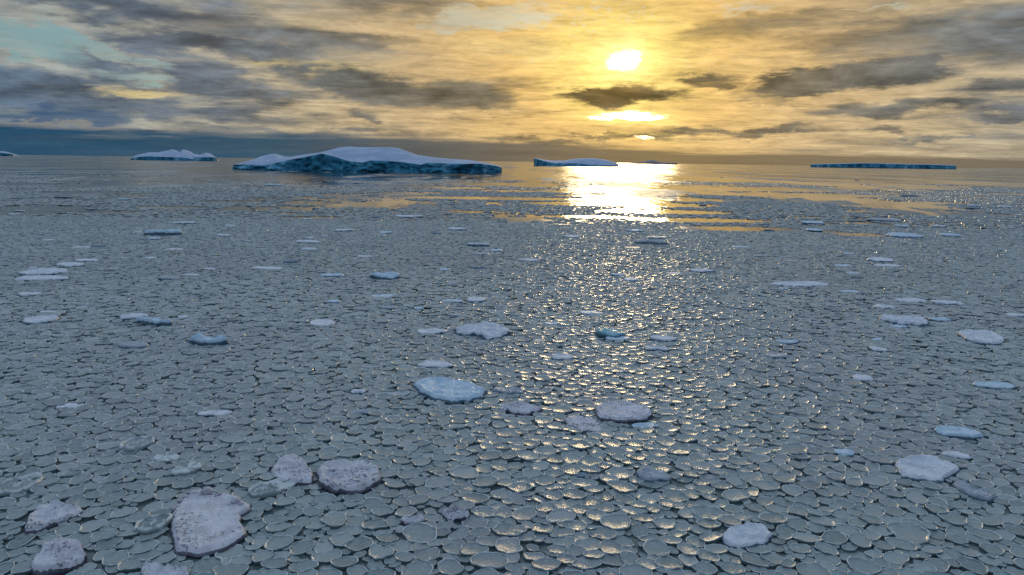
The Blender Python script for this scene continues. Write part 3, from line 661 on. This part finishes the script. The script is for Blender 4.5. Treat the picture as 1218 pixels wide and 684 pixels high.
iceberg('jagged white iceberg with several rounded snowy peaks, far off at left', 2100,
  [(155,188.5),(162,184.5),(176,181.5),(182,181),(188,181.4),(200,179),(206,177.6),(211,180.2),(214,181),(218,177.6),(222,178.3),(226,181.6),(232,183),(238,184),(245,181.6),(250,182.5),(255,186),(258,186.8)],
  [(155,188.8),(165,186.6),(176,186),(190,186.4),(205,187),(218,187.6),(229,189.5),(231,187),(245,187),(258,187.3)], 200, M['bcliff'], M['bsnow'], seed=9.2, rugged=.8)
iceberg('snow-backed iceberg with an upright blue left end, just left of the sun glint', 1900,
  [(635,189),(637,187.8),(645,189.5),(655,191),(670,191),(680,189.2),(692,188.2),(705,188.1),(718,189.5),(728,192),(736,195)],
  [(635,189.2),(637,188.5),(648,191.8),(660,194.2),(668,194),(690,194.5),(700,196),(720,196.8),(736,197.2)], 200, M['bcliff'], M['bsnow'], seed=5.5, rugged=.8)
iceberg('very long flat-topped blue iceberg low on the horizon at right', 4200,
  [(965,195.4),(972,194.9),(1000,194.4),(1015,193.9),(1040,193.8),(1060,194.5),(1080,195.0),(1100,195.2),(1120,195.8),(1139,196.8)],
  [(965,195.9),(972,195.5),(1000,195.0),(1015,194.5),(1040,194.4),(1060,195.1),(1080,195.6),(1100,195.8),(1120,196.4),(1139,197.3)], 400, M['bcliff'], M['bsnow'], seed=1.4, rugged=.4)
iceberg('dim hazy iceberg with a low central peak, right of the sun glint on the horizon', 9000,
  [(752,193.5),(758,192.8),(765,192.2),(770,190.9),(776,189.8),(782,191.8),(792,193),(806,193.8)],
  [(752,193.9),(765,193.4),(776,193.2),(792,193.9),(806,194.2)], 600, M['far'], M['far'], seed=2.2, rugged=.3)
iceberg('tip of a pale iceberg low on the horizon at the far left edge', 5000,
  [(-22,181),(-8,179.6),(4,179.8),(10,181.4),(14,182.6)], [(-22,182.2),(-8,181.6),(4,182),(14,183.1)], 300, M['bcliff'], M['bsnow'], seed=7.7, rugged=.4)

# ------------------------------------------------------------------ pancake ice
YMAX = 125.0
# particular discs the photograph shows: x, y, width, kind
SPECIAL = [(20,581,42,'ring'),(164,530.6,36,'ring'),(182,627.5,38,'ring'),(27,426,28,'ring'),(314,587.5,34,'ring'),(333,579,30,'crusted'),
  (197,546,25,'crusted'),(223,561,32,'crusted'),(944,536,42,'plain'),(841,613,45,'plain'),(1080,636,50,'plain'),(448,627,34,'plain'),(499,637,50,'plain'),
  (577,612,38,'plain'),(606,633,44,'plain'),(508,661,40,'plain'),(433,575,40,'plain'),(453,660,40,'plain'),(716,637,38,'plain'),(450,555,34,'plain')]
px_, py_, pr_, pk_ = [], [], [], []
def EDGE(x, y): return fbmn(np.float64(x*.02+40), np.float64(y*.035+9), 4)*2
def in_lead(x, y):
    return any(((x-a)/c)**2 + ((y-b)/d)**2 < 1 for a, b, c, d in LE)
cell = .9; gridd = {}
def add_disc(x, y, r, kind=None):
    gridd.setdefault((int(x//cell), int(y//cell)), []).append(len(px_)); px_.append(x); py_.append(y); pr_.append(r); pk_.append(kind)
fgrid = {}
for n, f in enumerate(FL):
    for a in range(int((f['c'].x-f['R']-1)//4), int((f['c'].x+f['R']+1)//4)+1):
        for b in range(int((f['c'].y-f['R']-1)//4), int((f['c'].y+f['R']+1)//4)+1): fgrid.setdefault((a, b), []).append(n)
def blocked(x, y, r):
    for n in fgrid.get((int(x//4), int(y//4)), ()):
        f = FL[n]; dx, dy = x-f['c'].x, y-f['c'].y; d = math.hypot(dx, dy)
        if d > f['R']+r: continue
        th = math.atan2(dy, dx); K = len(f['r']); rr = f['r'][int((th+math.pi)/(2*math.pi)*K) % K]
        if d < rr + r*.62: return True
    return False
def free(x, y, r, k):
    cxx, cyy = int(x//cell), int(y//cell)
    for a in (cxx-1, cxx, cxx+1):
        for b in (cyy-1, cyy, cyy+1):
            for i in gridd.get((a, b), ()):
                dx, dy = px_[i]-x, py_[i]-y; s = (pr_[i]+r)*k
                if dx*dx+dy*dy < s*s: return False
    return True
for sx, sy, sw, kd in SPECIAL:
    p = ground(sx, sy); r = sw*math.hypot(p.length, CAM_H)/F/2*(.72 if kd == 'plain' else .86)
    if not blocked(p.x, p.y, r*.6): add_disc(p.x, p.y, r, kd)
A = .5*(YMAX**2-11**2)*1.42 + 12*(YMAX-11)
for r, att, k, ymax in ((.42,.04,.93,YMAX),(.34,.6,.88,YMAX),(.275,4.5,.85,YMAX),(.22,9,.84,YMAX),(.165,11,.84,72),(.12,12,.85,46),(.08,12,.88,32)):
    Aa = A*(ymax/YMAX)**2
    n = int(Aa*att)
    yy = np.sqrt(rng.uniform(11**2, ymax**2, n)); xx = rng.uniform(-1, 1, n)*(yy*.71+5); rj = r*rng.uniform(.88, 1.14, n)
    for x, y, q in zip(xx.tolist(), yy.tolist(), rj.tolist()):
        if y > 88 and in_lead(x, y): continue
        if free(x, y, q, k) and not blocked(x, y, q): add_disc(x, y, q)
cell = 1.9; gridd = {}
for i in range(len(px_)):
    if py_[i] > 120: gridd.setdefault((int(px_[i]//cell), int(py_[i]//cell)), []).append(i)
FARY = 460.0
n = int((FARY**2-YMAX**2)*.71*1.5)
yy = np.sqrt(rng.uniform(YMAX**2, FARY**2, n)); xx = rng.uniform(-1, 1, n)*(yy*.71+5)
hole = fbmn(xx*.03+40, yy*.03+9, 5, .66)*2.2 + np.clip((yy-150)/310, 0, 1)*.50 - .12
for x, y, hh, q in zip(xx.tolist(), yy.tolist(), hole.tolist(), (rng.uniform(.38, .52, n)*np.clip(yy/230, 1, 1.75)).tolist()):
    if hh < .03 and not in_lead(x, y) and free(x, y, q, .9) and not blocked(x, y, q): add_disc(x, y, q)
N = len(px_)
PX, PY, PR = np.array(px_), np.array(py_), np.array(pr_)
print('pancakes', N)
kd = kdtree.KDTree(N)
for i in range(N): kd.insert((px_[i], py_[i], 0), i)
kd.balance()
KN = 8; NB = np.zeros((N, KN), int)
for i in range(N):
    f = kd.find_n((px_[i], py_[i], 0), KN+1)
    NB[i] = [q[1] for q in f[1:KN+1]]
dist = np.hypot(PX, PY)
tilt_a = rng.uniform(0, 2*math.pi, N); tilt_m = np.abs(rng.normal(0, R(2.1), N)) + R(.4)
tilt_m *= np.clip(.40/PR, .7, 1.6)*np.where(dist > 45, 1.35, 1)
zb = rng.uniform(.01, .065, N); tint = np.clip(rng.normal(.5, .22, N), 0, 1); seedv = rng.uniform(0, 200, N)
def outlines(idx, K):
    th = np.linspace(0, 2*math.pi, K, endpoint=False)[None, :]
    x, y, r = PX[idx][:, None], PY[idx][:, None], PR[idx][:, None]
    inv = np.zeros((len(idx), K)); own = r*1.25
    el = 1 + .18*np.cos(2*(th - seedv[idx][:, None]))
    own = own*el
    P_ = 9.0
    inv += own**-P_
    for j in range(KN):
        nb = NB[idx, j]; dx = PX[nb][:, None]-x; dy = PY[nb][:, None]-y; d = np.hypot(dx, dy)
        share = d*r/(r+PR[nb][:, None])*1.16
        c = np.cos(th-np.arctan2(dy, dx)); lim = np.where(c > .08, share/np.maximum(c, .08), 1e3)
        inv += lim**-P_
    o = inv**(-1/P_)
    sd = seedv[idx][:, None]
    return th, o*(1 + .30*fbmn(1.2*np.cos(th)+sd, 1.2*np.sin(th)+sd, 2) + .12*fbmn(4*np.cos(th)+sd, 5*np.sin(th)+sd*2, 2))
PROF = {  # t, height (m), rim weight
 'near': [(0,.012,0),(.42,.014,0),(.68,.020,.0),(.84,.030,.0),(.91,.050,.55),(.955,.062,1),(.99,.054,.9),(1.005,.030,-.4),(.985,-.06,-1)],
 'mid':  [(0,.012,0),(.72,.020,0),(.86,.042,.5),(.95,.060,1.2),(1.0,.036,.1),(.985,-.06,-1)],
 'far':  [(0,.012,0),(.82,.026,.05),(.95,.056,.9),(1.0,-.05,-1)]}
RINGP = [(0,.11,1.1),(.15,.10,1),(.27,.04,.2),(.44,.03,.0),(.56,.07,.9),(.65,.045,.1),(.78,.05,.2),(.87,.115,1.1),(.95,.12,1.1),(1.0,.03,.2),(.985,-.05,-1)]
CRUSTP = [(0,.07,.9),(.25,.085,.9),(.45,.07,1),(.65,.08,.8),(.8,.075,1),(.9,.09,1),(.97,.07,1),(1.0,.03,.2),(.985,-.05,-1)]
def disc_arrays(idx, K, prof, world=True, noise=0.0):
    th, o = outlines(idx, K); n = len(idx); m = len(prof)-1
    t = np.array([p[0] for p in prof[1:]])[None, :, None]; h = np.array([p[1] for p in prof[1:]])[None, :, None]
    sc = np.clip(PR[idx]/.33, .5, 1.3)[:, None, None]
    x = t*(o*np.cos(th))[:, None, :]; y = t*(o*np.sin(th))[:, None, :]
    z = np.where(h > 0, h*sc, h) + 0*x
    hv = 1 + 1.1*fbmn(2.2*np.cos(th)+seedv[idx][:, None]+50, 2.2*np.sin(th), 3)
    z = np.where(h > .03, z*hv[:, None, :], z)
    if noise: z = z + np.where(h > 0, 1, 0)*noise*fbmn(x*9+seedv[idx][:, None, None], y*9, 3, .6)
    cx0 = np.zeros((n, 1)); cz = np.full((n, 1), prof[0][1])
    x = np.concatenate([cx0, x.reshape(n, -1)], 1); y = np.concatenate([cx0, y.reshape(n, -1)], 1); z = np.concatenate([cz, z.reshape(n, -1)], 1)
    tx = np.cos(tilt_a[idx])*np.tan(tilt_m[idx]); ty = np.sin(tilt_a[idx])*np.tan(tilt_m[idx])
    z = z + x*tx[:, None] + y*ty[:, None] + zb[idx][:, None]
    rim = np.concatenate([[prof[0][2]], np.repeat([p[2] for p in prof[1:]], K)])[None, :].repeat(n, 0)
    rv = np.clip(.75 + 2.3*fbmn(2.6*np.cos(th)+seedv[idx][:, None]+9, 2.6*np.sin(th)+seedv[idx][:, None], 3), .12, 1.25)
    rv = np.concatenate([np.ones((n, 1)), np.tile(rv, (1, m))], 1); rim = np.where(rim > 0, rim*rv, rim)
    if world: x = x + PX[idx][:, None]; y = y + PY[idx][:, None]
    V = np.stack([x, y, z], -1)
    a = np.arange(K); b = (a+1) % K
    T = np.stack([np.zeros(K, int), 1+a, 1+b], -1)
    Q = np.concatenate([np.stack([1+i*K+a, 1+(i+1)*K+a, 1+(i+1)*K+b, 1+i*K+b], -1) for i in range(m-1)])
    return V, Q, T, rim
def merged(name, idx, K, prof, label):
    V, Q, T, rim = disc_arrays(idx, K, prof); n, nv = V.shape[:2]
    off = (np.arange(n)*nv)[:, None, None]
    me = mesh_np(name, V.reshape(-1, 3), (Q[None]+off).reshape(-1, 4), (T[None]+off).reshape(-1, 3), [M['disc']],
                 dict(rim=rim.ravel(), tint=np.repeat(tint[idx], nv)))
    o = link(name, me); tag(o, label, 'pancake ice', kind='stuff')
# the 300 that show largest stand alone
size = np.zeros(N); scr = np.zeros((N, 2))
for i in range(N):
    if dist[i] < 45:
        a, b = project((px_[i], py_[i], 0)); scr[i] = (a, b)
        if -8 < a < PW+8 and -5 < b < PH+8: size[i] = pr_[i]**2/dist[i]**3
big = np.argsort(-size)[:300]; isbig = np.zeros(N, bool); isbig[big] = True
rest = np.where(~isbig)[0]
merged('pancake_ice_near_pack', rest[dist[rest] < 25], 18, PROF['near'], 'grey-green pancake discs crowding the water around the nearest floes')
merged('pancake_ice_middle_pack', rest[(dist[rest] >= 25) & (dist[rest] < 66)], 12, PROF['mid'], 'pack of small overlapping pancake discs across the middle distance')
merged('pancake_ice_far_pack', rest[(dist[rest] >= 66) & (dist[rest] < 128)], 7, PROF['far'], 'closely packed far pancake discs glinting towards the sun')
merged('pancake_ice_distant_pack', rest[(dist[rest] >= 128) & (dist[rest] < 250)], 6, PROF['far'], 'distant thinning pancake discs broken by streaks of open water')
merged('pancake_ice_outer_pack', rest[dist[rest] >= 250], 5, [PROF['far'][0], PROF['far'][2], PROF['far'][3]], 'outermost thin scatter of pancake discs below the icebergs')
nearmarks = [m for m in marks if m[1] > 430] + [(k[0], k[1], v[1]) for k, v in NEAR.items()] + XM
lab_group = {}
for i in big:
    kd_ = pk_[i]; idx = np.array([i]); prof = {'ring': RINGP, 'crusted': CRUSTP}.get(kd_, PROF['near']); K = 36
    V, Q, T, rim = disc_arrays(idx, K, prof, world=False, noise=.09 if kd_ else .012)
    V = V[0]; rim = rim[0]; tn = float(tint[i])
    # plate and raised rim are two meshes that meet along one ring
    js = max(j for j, p in enumerate(prof) if p[0] <= .88)
    nvp = 1 + js*K; qp = (js-1)*K
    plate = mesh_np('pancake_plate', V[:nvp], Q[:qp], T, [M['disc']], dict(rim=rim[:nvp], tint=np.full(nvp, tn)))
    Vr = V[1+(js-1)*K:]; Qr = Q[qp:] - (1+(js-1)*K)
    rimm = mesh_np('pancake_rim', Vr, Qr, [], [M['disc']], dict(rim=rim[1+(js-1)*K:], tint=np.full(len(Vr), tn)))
    o = link('pancake_ice', plate); o.location = (px_[i], py_[i], 0); link('raised_rim', rimm, o)
    ell = PR[i]
    sz = 'very small' if ell < .2 else 'small' if ell < .3 else 'medium' if ell < .42 else 'large' if ell < .53 else 'very large'
    tone = 'dark' if tn < .32 else 'pale' if tn > .7 else 'grey'
    sh = 'oval' if abs(math.sin(seedv[i]*3)) > .5 else 'blunt-cornered'
    head = {'ring': f'{sz} pancake with concentric raised rings', 'crusted': f'{sz} pancake with a crusted white top'}.get(kd_, f'{sz} {tone} {sh} pancake')
    sx, sy = scr[i]
    got = relation(sx, sy, nearmarks, USED, head)
    if not got:
        got = relation(sx, sy, nearmarks, set(), head); lab_group[got] = True
    tag(o, got, 'pancake ice', 'nearest pancake ice discs')
